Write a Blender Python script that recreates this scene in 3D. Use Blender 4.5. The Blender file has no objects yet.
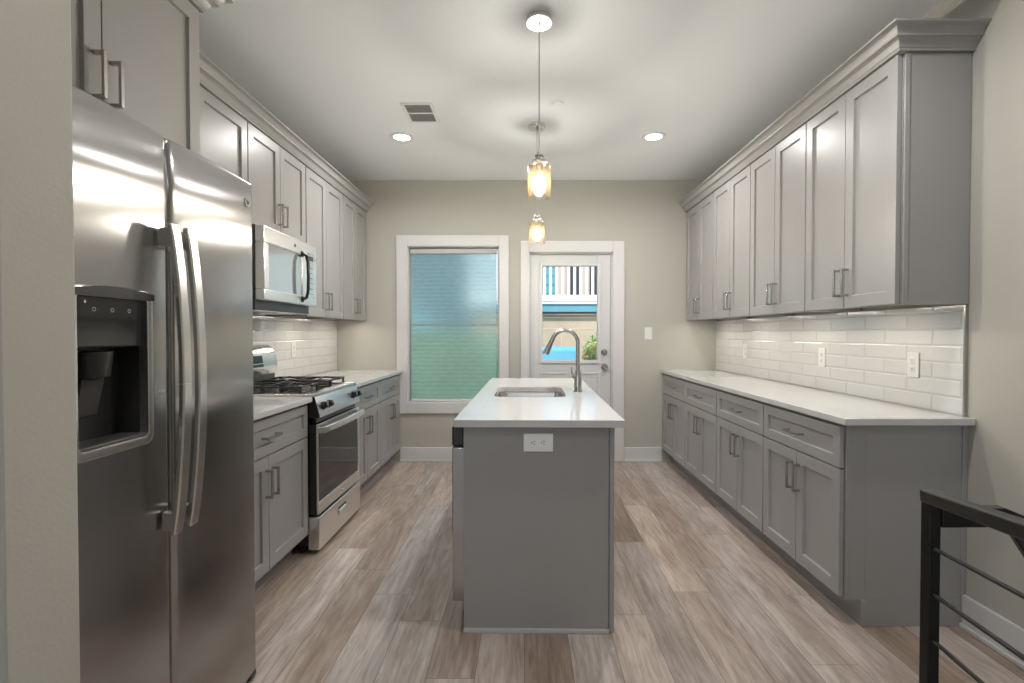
import bpy, bmesh, math, random
from mathutils import Vector, Matrix
random.seed(7)
PI = math.pi
SC = bpy.context.scene
COL = SC.collection

# ------------------------------------------------------------------ camera
cam = bpy.data.cameras.new('camera'); camo = bpy.data.objects.new('camera', cam); COL.objects.link(camo)
camo.location = (0, 0, 1.25)
camo.rotation_euler = (PI/2 - 0.0157, 0, 0)
cam.sensor_width = 36.0
cam.lens = 500.0/1024.0*36.0
cam.shift_x = -12.4/1024.0
cam.shift_y = 0.0
cam.clip_start = 0.02
SC.camera = camo

# ------------------------------------------------------------------ world, sun, exposure
world = bpy.data.worlds.new('world'); SC.world = world; world.use_nodes = True
bgn = world.node_tree.nodes['Background']
bgn.inputs[0].default_value = (0.62, 0.78, 1.0, 1); bgn.inputs[1].default_value = 1.3
sun = bpy.data.lights.new('sun', 'SUN'); sun.energy = 3.4; sun.angle = 0.01; sun.color = (1, .95, .86)
suno = bpy.data.objects.new('sun', sun); COL.objects.link(suno)
suno.rotation_euler = (math.radians(48), 0, math.radians(-24))
SC.view_settings.view_transform = 'Standard'; SC.view_settings.look = 'None'
SC.view_settings.gamma = 1; SC.view_settings.use_curve_mapping = False
SC.view_settings.exposure = 0.22

def area(name, loc, rot, sx, sy, w, col=(1, 1, 1), spread=PI):
    l = bpy.data.lights.new(name, 'AREA'); l.shape = 'RECTANGLE'; l.size = sx; l.size_y = sy
    l.energy = w; l.color = col; l.spread = spread
    o = bpy.data.objects.new(name, l); COL.objects.link(o); o.location = loc; o.rotation_euler = rot
    return o
REAR_FILL_W = 13
# added unseen fill lamps behind the camera, set at two assumed living-room windows
area('window_daylight', (-2.2, -4.9, 1.5), (PI/2, 0, 0), 1.3, 1.7, REAR_FILL_W, (.95, .98, 1))
area('window_daylight', (-.45, -4.9, 1.5), (PI/2, 0, 0), 1.3, 1.7, REAR_FILL_W, (.95, .98, 1))
CAN_W = 11.0; PEND_E = 900.0; UC_W = 0.75

# ------------------------------------------------------------------ materials
def new_mat(name):
    m = bpy.data.materials.new(name); m.use_nodes = True
    nt = m.node_tree; b = nt.nodes['Principled BSDF']
    return m, nt, b
def pm(name, col, rough=.5, metal=0., spec=None, bump=0, bscale=200, var=0, vscale=3, aniso=0, coat=0, stretch=None):
    m, nt, b = new_mat(name)
    b.inputs['Base Color'].default_value = (*col, 1); b.inputs['Roughness'].default_value = rough
    b.inputs['Metallic'].default_value = metal
    if spec is not None: b.inputs['Specular IOR Level'].default_value = spec
    if coat: b.inputs['Coat Weight'].default_value = coat; b.inputs['Coat Roughness'].default_value = .1
    tc = nt.nodes.new('ShaderNodeTexCoord')
    src = tc.outputs['Object']
    if stretch:
        mp = nt.nodes.new('ShaderNodeMapping'); mp.inputs['Scale'].default_value = stretch
        nt.links.new(src, mp.inputs[0]); src = mp.outputs[0]
    if var:
        n = nt.nodes.new('ShaderNodeTexNoise'); n.inputs['Scale'].default_value = vscale; n.inputs['Detail'].default_value = 4
        nt.links.new(src, n.inputs['Vector'])
        r = nt.nodes.new('ShaderNodeValToRGB')
        r.color_ramp.elements[0].position = .3; r.color_ramp.elements[1].position = .7
        r.color_ramp.elements[0].color = (*[c*(1-var) for c in col], 1)
        r.color_ramp.elements[1].color = (*[min(1, c*(1+var)) for c in col], 1)
        nt.links.new(n.outputs[0], r.inputs[0]); nt.links.new(r.outputs[0], b.inputs['Base Color'])
    if bump:
        n = nt.nodes.new('ShaderNodeTexNoise'); n.inputs['Scale'].default_value = bscale; n.inputs['Detail'].default_value = 3
        nt.links.new(src, n.inputs['Vector'])
        bp = nt.nodes.new('ShaderNodeBump'); bp.inputs['Strength'].default_value = bump; bp.inputs['Distance'].default_value = .002
        nt.links.new(n.outputs[0], bp.inputs['Height']); nt.links.new(bp.outputs[0], b.inputs['Normal'])
    if aniso: b.inputs['Anisotropic'].default_value = aniso
    return m
def emit(name, col, s):
    m = bpy.data.materials.new(name); m.use_nodes = True; nt = m.node_tree
    nt.nodes.clear(); o = nt.nodes.new('ShaderNodeOutputMaterial'); e = nt.nodes.new('ShaderNodeEmission')
    e.inputs[0].default_value = (*col, 1); e.inputs[1].default_value = s
    nt.links.new(e.outputs[0], o.inputs[0]); return m
def clear_glass(name, tint=(1, 1, 1), rough=0.02, refl=1.0, frost=0, fcol=(1, .72, .36)):
    m = bpy.data.materials.new(name); m.use_nodes = True; nt = m.node_tree
    nt.nodes.clear(); o = nt.nodes.new('ShaderNodeOutputMaterial')
    t = nt.nodes.new('ShaderNodeBsdfTransparent'); t.inputs[0].default_value = (*tint, 1)
    g = nt.nodes.new('ShaderNodeBsdfGlossy'); g.inputs['Roughness'].default_value = rough
    f = nt.nodes.new('ShaderNodeFresnel'); f.inputs[0].default_value = 1.5
    ml = nt.nodes.new('ShaderNodeMath'); ml.operation = 'MULTIPLY'; ml.inputs[1].default_value = refl
    mx = nt.nodes.new('ShaderNodeMixShader')
    nt.links.new(f.outputs[0], ml.inputs[0]); nt.links.new(ml.outputs[0], mx.inputs[0])
    nt.links.new(t.outputs[0], mx.inputs[1]); nt.links.new(g.outputs[0], mx.inputs[2])
    last = mx
    if frost:
        tl = nt.nodes.new('ShaderNodeBsdfTranslucent'); tl.inputs[0].default_value = (*fcol, 1)
        m2 = nt.nodes.new('ShaderNodeMixShader'); m2.inputs[0].default_value = frost
        nt.links.new(mx.outputs[0], m2.inputs[1]); nt.links.new(tl.outputs[0], m2.inputs[2]); last = m2
    nt.links.new(last.outputs[0], o.inputs[0]); return m

WALLC = (.422, .408, .365)
M = {}
M['wall'] = pm('wall_paint', WALLC, .85, bump=.25, bscale=120)
M['wall_warm'] = M['wall']
M['ceil'] = pm('ceiling_paint', (.755, .775, .785), .9, bump=.15, bscale=90)
M['louvre'] = pm('grey_louvre_metal', (.42, .41, .40), .5, var=.03)
M['trim'] = pm('white_trim_paint', (.57, .565, .56), .45, bump=.05, bscale=60)
M['doorw'] = pm('white_door_paint', (.54, .55, .55), .45, bump=.05, bscale=60)
M['cab'] = pm('grey_cabinet_paint', (.310, .303, .292), .33, bump=.06, bscale=150, var=.02, vscale=2)
M['cabin'] = pm('cabinet_inside', (.05, .05, .05), .8, var=.1)
M['nickel'] = pm('brushed_nickel', (.46, .44, .42), .27, 1, bump=.05, bscale=300, stretch=(1, 1, .1))
M['chrome'] = pm('polished_metal', (.75, .73, .70), .14, 1, var=.02)
M['white_plastic'] = pm('white_plastic', (.68, .68, .665), .35, var=.01)
M['outlet_white'] = pm('outlet_white', (.88, .88, .86), .35, var=.01)
M['black'] = pm('black_enamel', (.012, .012, .012), .22, var=.1)
M['blackm'] = pm('black_iron', (.018, .018, .018), .5, bump=.3, bscale=400)
M['dark_plastic'] = pm('dark_plastic', (.03, .03, .03), .3, var=.1)
M['charcoal'] = pm('dark_grey_metal', (.06, .058, .055), .45, var=.1)
M['black_glass'] = pm('black_glass', (.012, .012, .013), .06, spec=.7, var=.1)
M['mwglass'] = pm('mirrored_grey_glass', (.60, .60, .60), .10, metal=.75, var=.02)
M['rail'] = pm('black_powder_coat', (.008, .0075, .007), .38, spec=.35, bump=.1, bscale=500)

def steel(name, col, rough, stretch, amt=.10, aniso=.6, arot=0.0, fine=.03):
    m, nt, b = new_mat(name)
    b.inputs['Metallic'].default_value = 1; b.inputs['Anisotropic'].default_value = aniso
    tg = nt.nodes.new('ShaderNodeTangent'); tg.direction_type = 'RADIAL'; tg.axis = 'Z'
    nt.links.new(tg.outputs[0], b.inputs['Tangent']); b.inputs['Anisotropic Rotation'].default_value = arot
    tc = nt.nodes.new('ShaderNodeTexCoord'); mp = nt.nodes.new('ShaderNodeMapping'); mp.inputs['Scale'].default_value = stretch
    n = nt.nodes.new('ShaderNodeTexNoise'); n.inputs['Scale'].default_value = 1; n.inputs['Detail'].default_value = 3
    nt.links.new(tc.outputs['Object'], mp.inputs[0]); nt.links.new(mp.outputs[0], n.inputs['Vector'])
    r = nt.nodes.new('ShaderNodeMapRange'); r.inputs['To Min'].default_value = rough-amt/2; r.inputs['To Max'].default_value = rough+amt/2
    nt.links.new(n.outputs[0], r.inputs[0]); nt.links.new(r.outputs[0], b.inputs['Roughness'])
    b.inputs['Base Color'].default_value = (*col, 1)
    bp = nt.nodes.new('ShaderNodeBump'); bp.inputs['Strength'].default_value = fine if fine else .35; bp.inputs['Distance'].default_value = .001 if fine else .006
    if not fine:   # gentle waviness of sheet metal
        n2 = nt.nodes.new('ShaderNodeTexNoise'); n2.inputs['Scale'].default_value = 2.6; n2.inputs['Detail'].default_value = 1
        nt.links.new(tc.outputs['Object'], n2.inputs['Vector']); n = n2
    nt.links.new(n.outputs[0], bp.inputs['Height']); nt.links.new(bp.outputs[0], b.inputs['Normal'])
    return m
M['steel_fridge'] = steel('fridge_stainless', (.42, .41, .40), .20, (3, 3, 900), .03, .9, 0.0, 0)
M['steel'] = steel('stainless', (.72, .71, .69), .26, (3, 3, 700), .06)
M['steel_light'] = steel('bright_stainless', (.85, .85, .84), .32, (3, 3, 700), .06)
M['sinksteel'] = steel('sink_stainless', (.62, .58, .53), .25, (60, 60, 60), .1)

def quartz():
    m, nt, b = new_mat('white_quartz')
    b.inputs['Roughness'].default_value = .10
    tc = nt.nodes.new('ShaderNodeTexCoord')
    n1 = nt.nodes.new('ShaderNodeTexNoise'); n1.inputs['Scale'].default_value = 1.3; n1.inputs['Detail'].default_value = 6; n1.inputs['Distortion'].default_value = 1.2
    nt.links.new(tc.outputs['Object'], n1.inputs['Vector'])
    r = nt.nodes.new('ShaderNodeValToRGB'); cr = r.color_ramp
    base = (.54, .535, .527, 1)
    cr.elements[0].position = .0; cr.elements[0].color = base
    cr.elements[1].position = 1; cr.elements[1].color = base
    for p, c in ((.485, base), (.50, (.36, .345, .33, 1)), (.512, base)):
        e = cr.elements.new(p); e.color = c
    nt.links.new(n1.outputs[0], r.inputs[0])
    n2 = nt.nodes.new('ShaderNodeTexNoise'); n2.inputs['Scale'].default_value = 2.0; n2.inputs['Detail'].default_value = 2
    nt.links.new(tc.outputs['Object'], n2.inputs['Vector'])
    r2 = nt.nodes.new('ShaderNodeValToRGB'); r2.color_ramp.elements[0].position = .5; r2.color_ramp.elements[1].position = .7
    r2.color_ramp.elements[0].color = (0, 0, 0, 1); r2.color_ramp.elements[1].color = (.7, .7, .7, 1)
    nt.links.new(n2.outputs[0], r2.inputs[0])
    mx = nt.nodes.new('ShaderNodeMix'); mx.data_type = 'RGBA'
    mx.inputs['A'].default_value = base
    nt.links.new(r2.outputs[0], mx.inputs['Factor']); nt.links.new(r.outputs[0], mx.inputs['B'])
    nt.links.new(mx.outputs['Result'], b.inputs['Base Color']); return m
M['quartz'] = quartz()

def floor_mat():
    m, nt, b = new_mat('wood_plank_floor')
    L = nt.links.new; N = nt.nodes.new
    tc = N('ShaderNodeTexCoord'); sep = N('ShaderNodeSeparateXYZ'); L(tc.outputs['Object'], sep.inputs[0])
    def mth(op, a, b=None, c=None):
        q = N('ShaderNodeMath'); q.operation = op
        for i_, v_ in enumerate((a, b, c)):
            if v_ is None: continue
            if isinstance(v_, (int, float)): q.inputs[i_].default_value = v_
            else: L(v_, q.inputs[i_])
        return q.outputs[0]
    PW, PL = .180, 1.22
    xr = mth('DIVIDE', sep.outputs['X'], PW); row = mth('FLOOR', xr)
    wn = N('ShaderNodeTexWhiteNoise'); wn.noise_dimensions = '1D'; L(row, wn.inputs['W'])
    yr = mth('ADD', mth('DIVIDE', sep.outputs['Y'], PL), mth('MULTIPLY', wn.outputs['Value'], 7.0)); colm = mth('FLOOR', yr)
    wn2 = N('ShaderNodeTexWhiteNoise'); wn2.noise_dimensions = '2D'
    cv = N('ShaderNodeCombineXYZ'); L(row, cv.inputs['X']); L(colm, cv.inputs['Y']); L(cv.outputs[0], wn2.inputs['Vector'])
    pidv = wn2.outputs['Value']
    ex = mth('MULTIPLY', mth('PINGPONG', xr, .5), PW); ey = mth('MULTIPLY', mth('PINGPONG', yr, .5), PL)
    groove = mth('LESS_THAN', mth('MINIMUM', ex, ey), .0011)
    # plank tone
    r = N('ShaderNodeValToRGB'); cr = r.color_ramp
    cr.elements[0].position = 0; cr.elements[0].color = (.245, .190, .155, 1)
    cr.elements[1].position = 1; cr.elements[1].color = (.400, .355, .325, 1)
    for p, c in ((.22, (.310, .272, .250, 1)), (.42, (.345, .285, .240, 1)), (.60, (.325, .292, .275, 1)), (.82, (.290, .235, .200, 1))):
        e = cr.elements.new(p); e.color = c
    L(pidv, r.inputs[0])
    # grain: stretched noise offset per plank
    mul = N('ShaderNodeMath'); mul.operation = 'MULTIPLY'; mul.inputs[1].default_value = 37.0; L(pidv, mul.inputs[0])
    add = N('ShaderNodeCombineXYZ'); L(mul.outputs[0], add.inputs['X']); L(mul.outputs[0], add.inputs['Z'])
    va = N('ShaderNodeVectorMath'); va.operation = 'ADD'; L(tc.outputs['Object'], va.inputs[0]); L(add.outputs[0], va.inputs[1])
    mp = N('ShaderNodeMapping'); mp.inputs['Scale'].default_value = (22, 2.2, 1); L(va.outputs[0], mp.inputs[0])
    n = N('ShaderNodeTexNoise'); n.inputs['Scale'].default_value = 2.2; n.inputs['Detail'].default_value = 9; n.inputs['Roughness'].default_value = .62; n.inputs['Distortion'].default_value = .6
    L(mp.outputs[0], n.inputs['Vector'])
    g = N('ShaderNodeValToRGB'); g.color_ramp.elements[0].position = .3; g.color_ramp.elements[1].position = .72
    g.color_ramp.elements[0].color = (.78, .715, .67, 1); g.color_ramp.elements[1].color = (1.52, 1.52, 1.52, 1)
    L(n.outputs[0], g.inputs[0])
    mx = N('ShaderNodeMix'); mx.data_type = 'RGBA'; mx.blend_type = 'MULTIPLY'; mx.inputs['Factor'].default_value = 1
    L(r.outputs[0], mx.inputs['A']); L(g.outputs[0], mx.inputs['B'])
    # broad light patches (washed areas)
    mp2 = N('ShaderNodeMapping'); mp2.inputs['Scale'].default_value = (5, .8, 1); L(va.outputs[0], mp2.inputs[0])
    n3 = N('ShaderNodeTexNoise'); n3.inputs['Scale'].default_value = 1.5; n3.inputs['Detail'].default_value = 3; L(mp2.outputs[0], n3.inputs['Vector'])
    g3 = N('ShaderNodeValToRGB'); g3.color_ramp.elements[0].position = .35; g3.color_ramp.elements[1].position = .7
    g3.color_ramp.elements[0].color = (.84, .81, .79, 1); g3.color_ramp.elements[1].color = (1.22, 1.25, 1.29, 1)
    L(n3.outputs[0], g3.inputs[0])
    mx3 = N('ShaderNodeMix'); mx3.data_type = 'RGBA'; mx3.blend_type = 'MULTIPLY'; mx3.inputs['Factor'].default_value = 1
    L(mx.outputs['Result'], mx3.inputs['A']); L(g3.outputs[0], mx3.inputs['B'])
    mx2 = N('ShaderNodeMix'); mx2.data_type = 'RGBA'; mx2.inputs['B'].default_value = (.07, .055, .045, 1)
    sc = N('ShaderNodeMath'); sc.operation = 'MULTIPLY'; sc.inputs[1].default_value = .75; L(groove, sc.inputs[0])
    L(sc.outputs[0], mx2.inputs['Factor']); L(mx3.outputs['Result'], mx2.inputs['A'])
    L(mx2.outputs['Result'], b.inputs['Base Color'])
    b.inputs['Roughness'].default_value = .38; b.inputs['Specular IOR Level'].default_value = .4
    bp = N('ShaderNodeBump'); bp.inputs['Strength'].default_value = .15; bp.inputs['Distance'].default_value = .002
    iv = N('ShaderNodeMath'); iv.operation = 'SUBTRACT'; L(n.outputs[0], iv.inputs[0]); L(groove, iv.inputs[1])
    L(iv.outputs[0], bp.inputs['Height']); L(bp.outputs[0], b.inputs['Normal'])
    return m
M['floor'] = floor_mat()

def tile_mat(shift):
    m, nt, b = new_mat('white_subway_tile'); L = nt.links.new; N = nt.nodes.new
    tc = N('ShaderNodeTexCoord'); sep = N('ShaderNodeSeparateXYZ'); L(tc.outputs['Object'], sep.inputs[0])
    cmb = N('ShaderNodeCombineXYZ'); L(sep.outputs['Y'], cmb.inputs['X']); L(sep.outputs['Z'], cmb.inputs['Y'])
    mp = N('ShaderNodeMapping'); mp.inputs['Location'].default_value = (shift, .0, 0); L(cmb.outputs[0], mp.inputs[0])
    def brick(ms, sm):
        br = N('ShaderNodeTexBrick'); L(mp.outputs[0], br.inputs['Vector']); br.inputs['Scale'].default_value = 1
        br.inputs['Brick Width'].default_value = .305; br.inputs['Row Height'].default_value = .0745
        br.inputs['Mortar Size'].default_value = ms; br.inputs['Mortar Smooth'].default_value = sm
        br.inputs['Color1'].default_value = (.58, .58, .572, 1); br.inputs['Color2'].default_value = (.61, .61, .60, 1)
        br.inputs['Mortar'].default_value = (.53, .53, .52, 1); return br
    br = brick(.0016, .1); L(br.outputs['Color'], b.inputs['Base Color'])
    bb = brick(.009, 1.0)
    n = N('ShaderNodeTexNoise'); n.inputs['Scale'].default_value = 9; n.inputs['Detail'].default_value = 2; L(mp.outputs[0], n.inputs['Vector'])
    s = N('ShaderNodeMath'); s.operation = 'MULTIPLY'; s.inputs[1].default_value = -1; L(bb.outputs['Fac'], s.inputs[0])
    a = N('ShaderNodeMath'); a.operation = 'MULTIPLY_ADD'; a.inputs[1].default_value = .55; L(n.outputs[0], a.inputs[0]); L(s.outputs[0], a.inputs[2])
    bp = N('ShaderNodeBump'); bp.inputs['Strength'].default_value = .75; bp.inputs['Distance'].default_value = .0035
    L(a.outputs[0], bp.inputs['Height']); L(bp.outputs[0], b.inputs['Normal'])
    b.inputs['Roughness'].default_value = .09; return m
M['tile'] = tile_mat(0.0)

def shade_mat():
    m = bpy.data.materials.new('cellular_shade_fabric'); m.use_nodes = True; nt = m.node_tree; nt.nodes.clear()
    L = nt.links.new; N = nt.nodes.new
    o = N('ShaderNodeOutputMaterial')
    tc = N('ShaderNodeTexCoord'); mp = N('ShaderNodeMapping'); mp.inputs['Scale'].default_value = (14, 14, 120); L(tc.outputs['Object'], mp.inputs[0])
    n = N('ShaderNodeTexNoise'); n.inputs['Scale'].default_value = 1; n.inputs['Detail'].default_value = 3; L(mp.outputs[0], n.inputs['Vector'])
    r = N('ShaderNodeValToRGB'); r.color_ramp.elements[0].position = .3; r.color_ramp.elements[1].position = .7
    r.color_ramp.elements[0].color = (.66, .78, .78, 1); r.color_ramp.elements[1].color = (.80, .92, .92, 1); L(n.outputs[0], r.inputs[0])
    rf = N('ShaderNodeBsdfRefraction'); rf.inputs['IOR'].default_value = 1.08; rf.inputs['Roughness'].default_value = .75; L(r.outputs[0], rf.inputs['Color'])
    tl = N('ShaderNodeBsdfTranslucent'); L(r.outputs[0], tl.inputs['Color'])
    df = N('ShaderNodeBsdfDiffuse'); L(r.outputs[0], df.inputs['Color'])
    m1 = N('ShaderNodeMixShader'); m1.inputs[0].default_value = .22; L(rf.outputs[0], m1.inputs[1]); L(tl.outputs[0], m1.inputs[2])
    m2 = N('ShaderNodeMixShader'); m2.inputs[0].default_value = .16; L(m1.outputs[0], m2.inputs[1]); L(df.outputs[0], m2.inputs[2])
    L(m2.outputs[0], o.inputs[0]); return m
M['shade'] = shade_mat()
M['glass'] = clear_glass('window_glass', (.98, .99, .99))
M['pglass'] = clear_glass('amber_glass', (1.0, .985, .96), .03, .7, .003)
M['iglass'] = clear_glass('seeded_inner_glass', (1.0, .985, .95), .15, .3, .002)
M['bulb'] = emit('warm_bulb', (1.0, .985, .955), PEND_E)
M['can'] = emit('downlight_lens', (1, .97, .92), 9)
M['ucl'] = emit('under_cabinet_lens', (1, .93, .82), 7)

# ------------------------------------------------------------------ mesh builder
class MB:
    def __init__(s): s.bm = bmesh.new(); s.mi = 0
    def box(s, x0, x1, y0, y1, z0, z1, mi=0):
        if x0 > x1: x0, x1 = x1, x0
        if y0 > y1: y0, y1 = y1, y0
        if z0 > z1: z0, z1 = z1, z0
        v = [s.bm.verts.new(p) for p in ((x0,y0,z0),(x1,y0,z0),(x1,y1,z0),(x0,y1,z0),(x0,y0,z1),(x1,y0,z1),(x1,y1,z1),(x0,y1,z1))]
        for f in ((0,3,2,1),(4,5,6,7),(0,1,5,4),(1,2,6,5),(2,3,7,6),(3,0,4,7)):
            fc = s.bm.faces.new([v[i] for i in f]); fc.material_index = mi
        return s
    def prism(s, pts, axis, a0, a1, mi=0):
        """pts: 2-D polygon in the two other axes (cyclic order after axis), extruded a0..a1"""
        def P(p, a):
            if axis == 'x': return (a, p[0], p[1])
            if axis == 'y': return (p[0], a, p[1])
            return (p[0], p[1], a)
        A = [s.bm.verts.new(P(p, a0)) for p in pts]; B = [s.bm.verts.new(P(p, a1)) for p in pts]
        n = len(pts); fs = []
        fs.append(s.bm.faces.new(A)); fs.append(s.bm.faces.new(list(reversed(B))))
        for i in range(n):
            fs.append(s.bm.faces.new((A[i], B[i], B[(i+1) % n], A[(i+1) % n])))
        for f in fs: f.material_index = mi
        return s
    def cyl(s, c, r, h, axis='z', n=24, r2=None, mi=0):
        """from c along axis by h"""
        r2 = r if r2 is None else r2
        d = {'x': Vector((1,0,0)), 'y': Vector((0,1,0)), 'z': Vector((0,0,1))}[axis] if isinstance(axis, str) else Vector(axis).normalized()
        u = d.orthogonal().normalized(); w = d.cross(u); c = Vector(c)
        A = []; B = []
        for i in range(n):
            a = 2*PI*i/n; e = u*math.cos(a) + w*math.sin(a)
            A.append(s.bm.verts.new(c + e*r)); B.append(s.bm.verts.new(c + d*h + e*r2))
        fs = [s.bm.faces.new(list(reversed(A))), s.bm.faces.new(B)]
        for i in range(n): fs.append(s.bm.faces.new((A[i], A[(i+1) % n], B[(i+1) % n], B[i])))
        for f in fs: f.material_index = mi
        return s
    def lathe(s, prof, c=(0,0,0), n=32, mi=0, axis='z', close=True):
        """prof: list of (r, h) ; revolve about axis through c"""
        c = Vector(c); rings = []
        for r, h in prof:
            ring = []
            if r < 1e-6:
                p = {'z': (0,0,h), 'x': (h,0,0), 'y': (0,h,0)}[axis]
                ring = [s.bm.verts.new(c + Vector(p))]
            else:
                for i in range(n):
                    a = 2*PI*i/n; q = (r*math.cos(a), r*math.sin(a))
                    p = {'z': (q[0], q[1], h), 'x': (h, q[0], q[1]), 'y': (q[1], h, q[0])}[axis]
                    ring.append(s.bm.verts.new(c + Vector(p)))
            rings.append(ring)
        for a, b in zip(rings, rings[1:]):
            for i in range(n):
                j = (i+1) % n
                vs = [a[i % len(a)], a[j % len(a)], b[j % len(b)], b[i % len(b)]]
                u = []
                for v in vs:
                    if v not in u: u.append(v)
                if len(u) > 2:
                    f = s.bm.faces.new(u); f.material_index = mi
        return s
    def tube(s, pts, r, n=12, mi=0, square=None, cap=True):
        """sweep along points; r float or list; square=(w,h) gives rectangular section"""
        pts = [Vector(p) for p in pts]; rings = []
        up = Vector((0, 0, 1)); prev = None
        for i, p in enumerate(pts):
            if i == 0: d = pts[1]-pts[0]
            elif i == len(pts)-1: d = pts[-1]-pts[-2]
            else: d = (pts[i+1]-p).normalized() + (p-pts[i-1]).normalized()
            d.normalize()
            if prev is None:
                u = d.orthogonal().normalized() if not square else (up.cross(d).normalized() if abs(d.dot(up)) < .95 else Vector((1,0,0)))
            else:
                u = prev - d*prev.dot(d); u.normalize()
            prev = u; w = d.cross(u)
            rr = r[i] if isinstance(r, (list, tuple)) else r
            ring = []
            if square:
                for a, b in ((-1,-1),(1,-1),(1,1),(-1,1)): ring.append(s.bm.verts.new(p + u*a*square[0]/2 + w*b*square[1]/2))
            else:
                for k in range(n):
                    t = 2*PI*k/n; ring.append(s.bm.verts.new(p + (u*math.cos(t)+w*math.sin(t))*rr))
            rings.append(ring)
        m = len(rings[0])
        for a, b in zip(rings, rings[1:]):
            for k in range(m):
                f = s.bm.faces.new((a[k], a[(k+1) % m], b[(k+1) % m], b[k])); f.material_index = mi
        if cap:
            f = s.bm.faces.new(list(reversed(rings[0]))); f.material_index = mi
            f = s.bm.faces.new(rings[-1]); f.material_index = mi
        return s
    def build(s, name, mat, parent=None, bevel=0, seg=2, smooth=None, loc=None, rz=None):
        bmesh.ops.recalc_face_normals(s.bm, faces=s.bm.faces)
        me = bpy.data.meshes.new(name); s.bm.to_mesh(me); s.bm.free()
        mats = mat if isinstance(mat, (list, tuple)) else [mat]
        for m in mats: me.materials.append(M[m] if isinstance(m, str) else m)
        o = bpy.data.objects.new(name, me); COL.objects.link(o)
        if parent: o.parent = parent
        if loc is not None: o.location = loc
        if rz is not None: o.rotation_euler = (0, 0, rz)
        if bevel:
            md = o.modifiers.new('bevel', 'BEVEL'); md.width = bevel; md.segments = seg; md.limit_method = 'ANGLE'; md.angle_limit = math.radians(40)
            md.harden_normals = False
        if smooth is not None or bevel:
            for p in me.polygons: p.use_smooth = True
            me.set_sharp_from_angle(angle=math.radians(smooth if smooth else 30))
        return o

def tag(o, label=None, cat=None, group=None, kind=None):
    if label: o['label'] = label
    if cat: o['category'] = cat
    if group: o['group'] = group
    if kind: o['kind'] = kind
    return o
def struct(o, label=None): o['kind'] = 'structure'; o['category'] = 'room structure'; o['label'] = label or o.name.replace('_', ' '); return o
def thing(name, label, cat, loc=(0,0,0), rz=0, group=None):
    o = bpy.data.objects.new(name, None); COL.objects.link(o); o.location = loc; o.rotation_euler = (0, 0, rz)
    o.empty_display_size = .1
    return tag(o, label, cat, group)
def kids(o): return [c for c in bpy.data.objects if c.parent == o]
def copy_tree(o, parent=None):
    ch = kids(o); c = o.copy(); COL.objects.link(c); c.parent = parent
    for k in ch: copy_tree(k, c)
    return c
def dup(root, label, loc, rz=None):
    c = copy_tree(root); c['label'] = label; c.location = loc
    if rz is not None: c.rotation_euler = (0, 0, rz)
    return c

XL, XR, YB, ZC = -1.84, 1.88, 4.88, 2.74
YN = .94              # back face of the stub wall beside the fridge

# ------------------------------------------------------------------ room shell
def boxes(name, lst, mat, label=None, bevel=0):
    m = MB()
    for b in lst: m.box(*b)
    return struct(m.build(name, mat, bevel=bevel), label)
SX0, SY1 = .98, 1.02           # stairwell hole: x>SX0, y<SY1
boxes('floor', [(XL-.1, XR+.1, SY1, YB+.15, -.12, 0), (-3.6, SX0, -5.1, SY1, -.12, 0), (SX0, XR+.1, -5.1, -2.2, -.12, 0)], 'floor', 'grey brown wood plank floor')
boxes('ceiling', [(-3.7, XR+.2, -5.2, YB+.2, ZC, ZC+.12)], 'ceil', 'flat white ceiling')
WX0, WX1, WZ0, WZ1 = -1.143, -.242, .572, 2.103
DX0, DX1, DZ1 = .045, .858, 2.04
T = .15
boxes('wall_back', [(XL-.15, WX0, YB, YB+T, 0, ZC), (WX0, WX1, YB, YB+T, 0, WZ0), (WX0, WX1, YB, YB+T, WZ1, ZC),
                    (WX1, DX0, YB, YB+T, 0, ZC), (DX0, DX1, YB, YB+T, DZ1, ZC), (DX1, XR+.15, YB, YB+T, 0, ZC)], 'wall', 'greige back wall')
boxes('wall_left', [(XL-.12, XL, YN-.137, YB, 0, ZC)], 'wall', 'greige left kitchen wall')
boxes('wall_partition', [(XL, -.842, YN-.137, YN, 0, ZC)], 'wall', 'greige stub wall beside the refrigerator', bevel=.004)
boxes('wall_right', [(XR, XR+.12, -5.1, YB, -2.6, ZC)], 'wall', 'greige right wall')
boxes('wall_far_left', [(-3.7, -3.58, -5.1, YN, 0, ZC), (-3.58, XL-.12, YN-.137, YN, 0, ZC)], 'wall', 'greige living room side wall')
RW = [(-2.95, -1.45), (-1.15, .25)]  # openings of two unseen windows, added to go with the rear fill lamps
boxes('wall_rear', [(-3.6, RW[0][0], -5.1, -5, 0, ZC), (RW[0][1], RW[1][0], -5.1, -5, 0, ZC), (RW[1][1], XR+.1, -5.1, -5, 0, ZC)] +
      [(a, b, -5.1, -5, 0, .6) for a, b in RW] + [(a, b, -5.1, -5, 2.4, ZC) for a, b in RW], 'wall', 'greige living room wall behind the camera')
for i, (a, b) in enumerate(RW):
    m = MB(); m.box(a-.09, a, -5, -4.98, .51, 2.49).box(b, b+.09, -5, -4.98, .51, 2.49).box(a, b, -5, -4.98, .51, .6).box(a, b, -5, -4.98, 2.4, 2.49)
    m.box(a, b, -5.06, -5.03, 1.48, 1.53)
    struct(m.build('window_%d' % (i+2), 'trim', bevel=.003), 'white living room window frame')
# stairwell
m = MB()
for k in range(9):
    m.box(SX0+.06, XR, SY1-.3-.26*k, SY1-.02-.26*k, -.19*(k+1)-.2, -.19*(k+1))
m.box(SX0, SX0+.06, -2.2, SY1, -2.6, -.12).box(SX0+.06, XR, SY1-.02, SY1, -2.6, -.12)
struct(m.build('stair_flight', 'floor'), 'wooden stair flight going down beside the right wall'); bpy.data.objects['stair_flight']['category'] = 'stairs'
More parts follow.
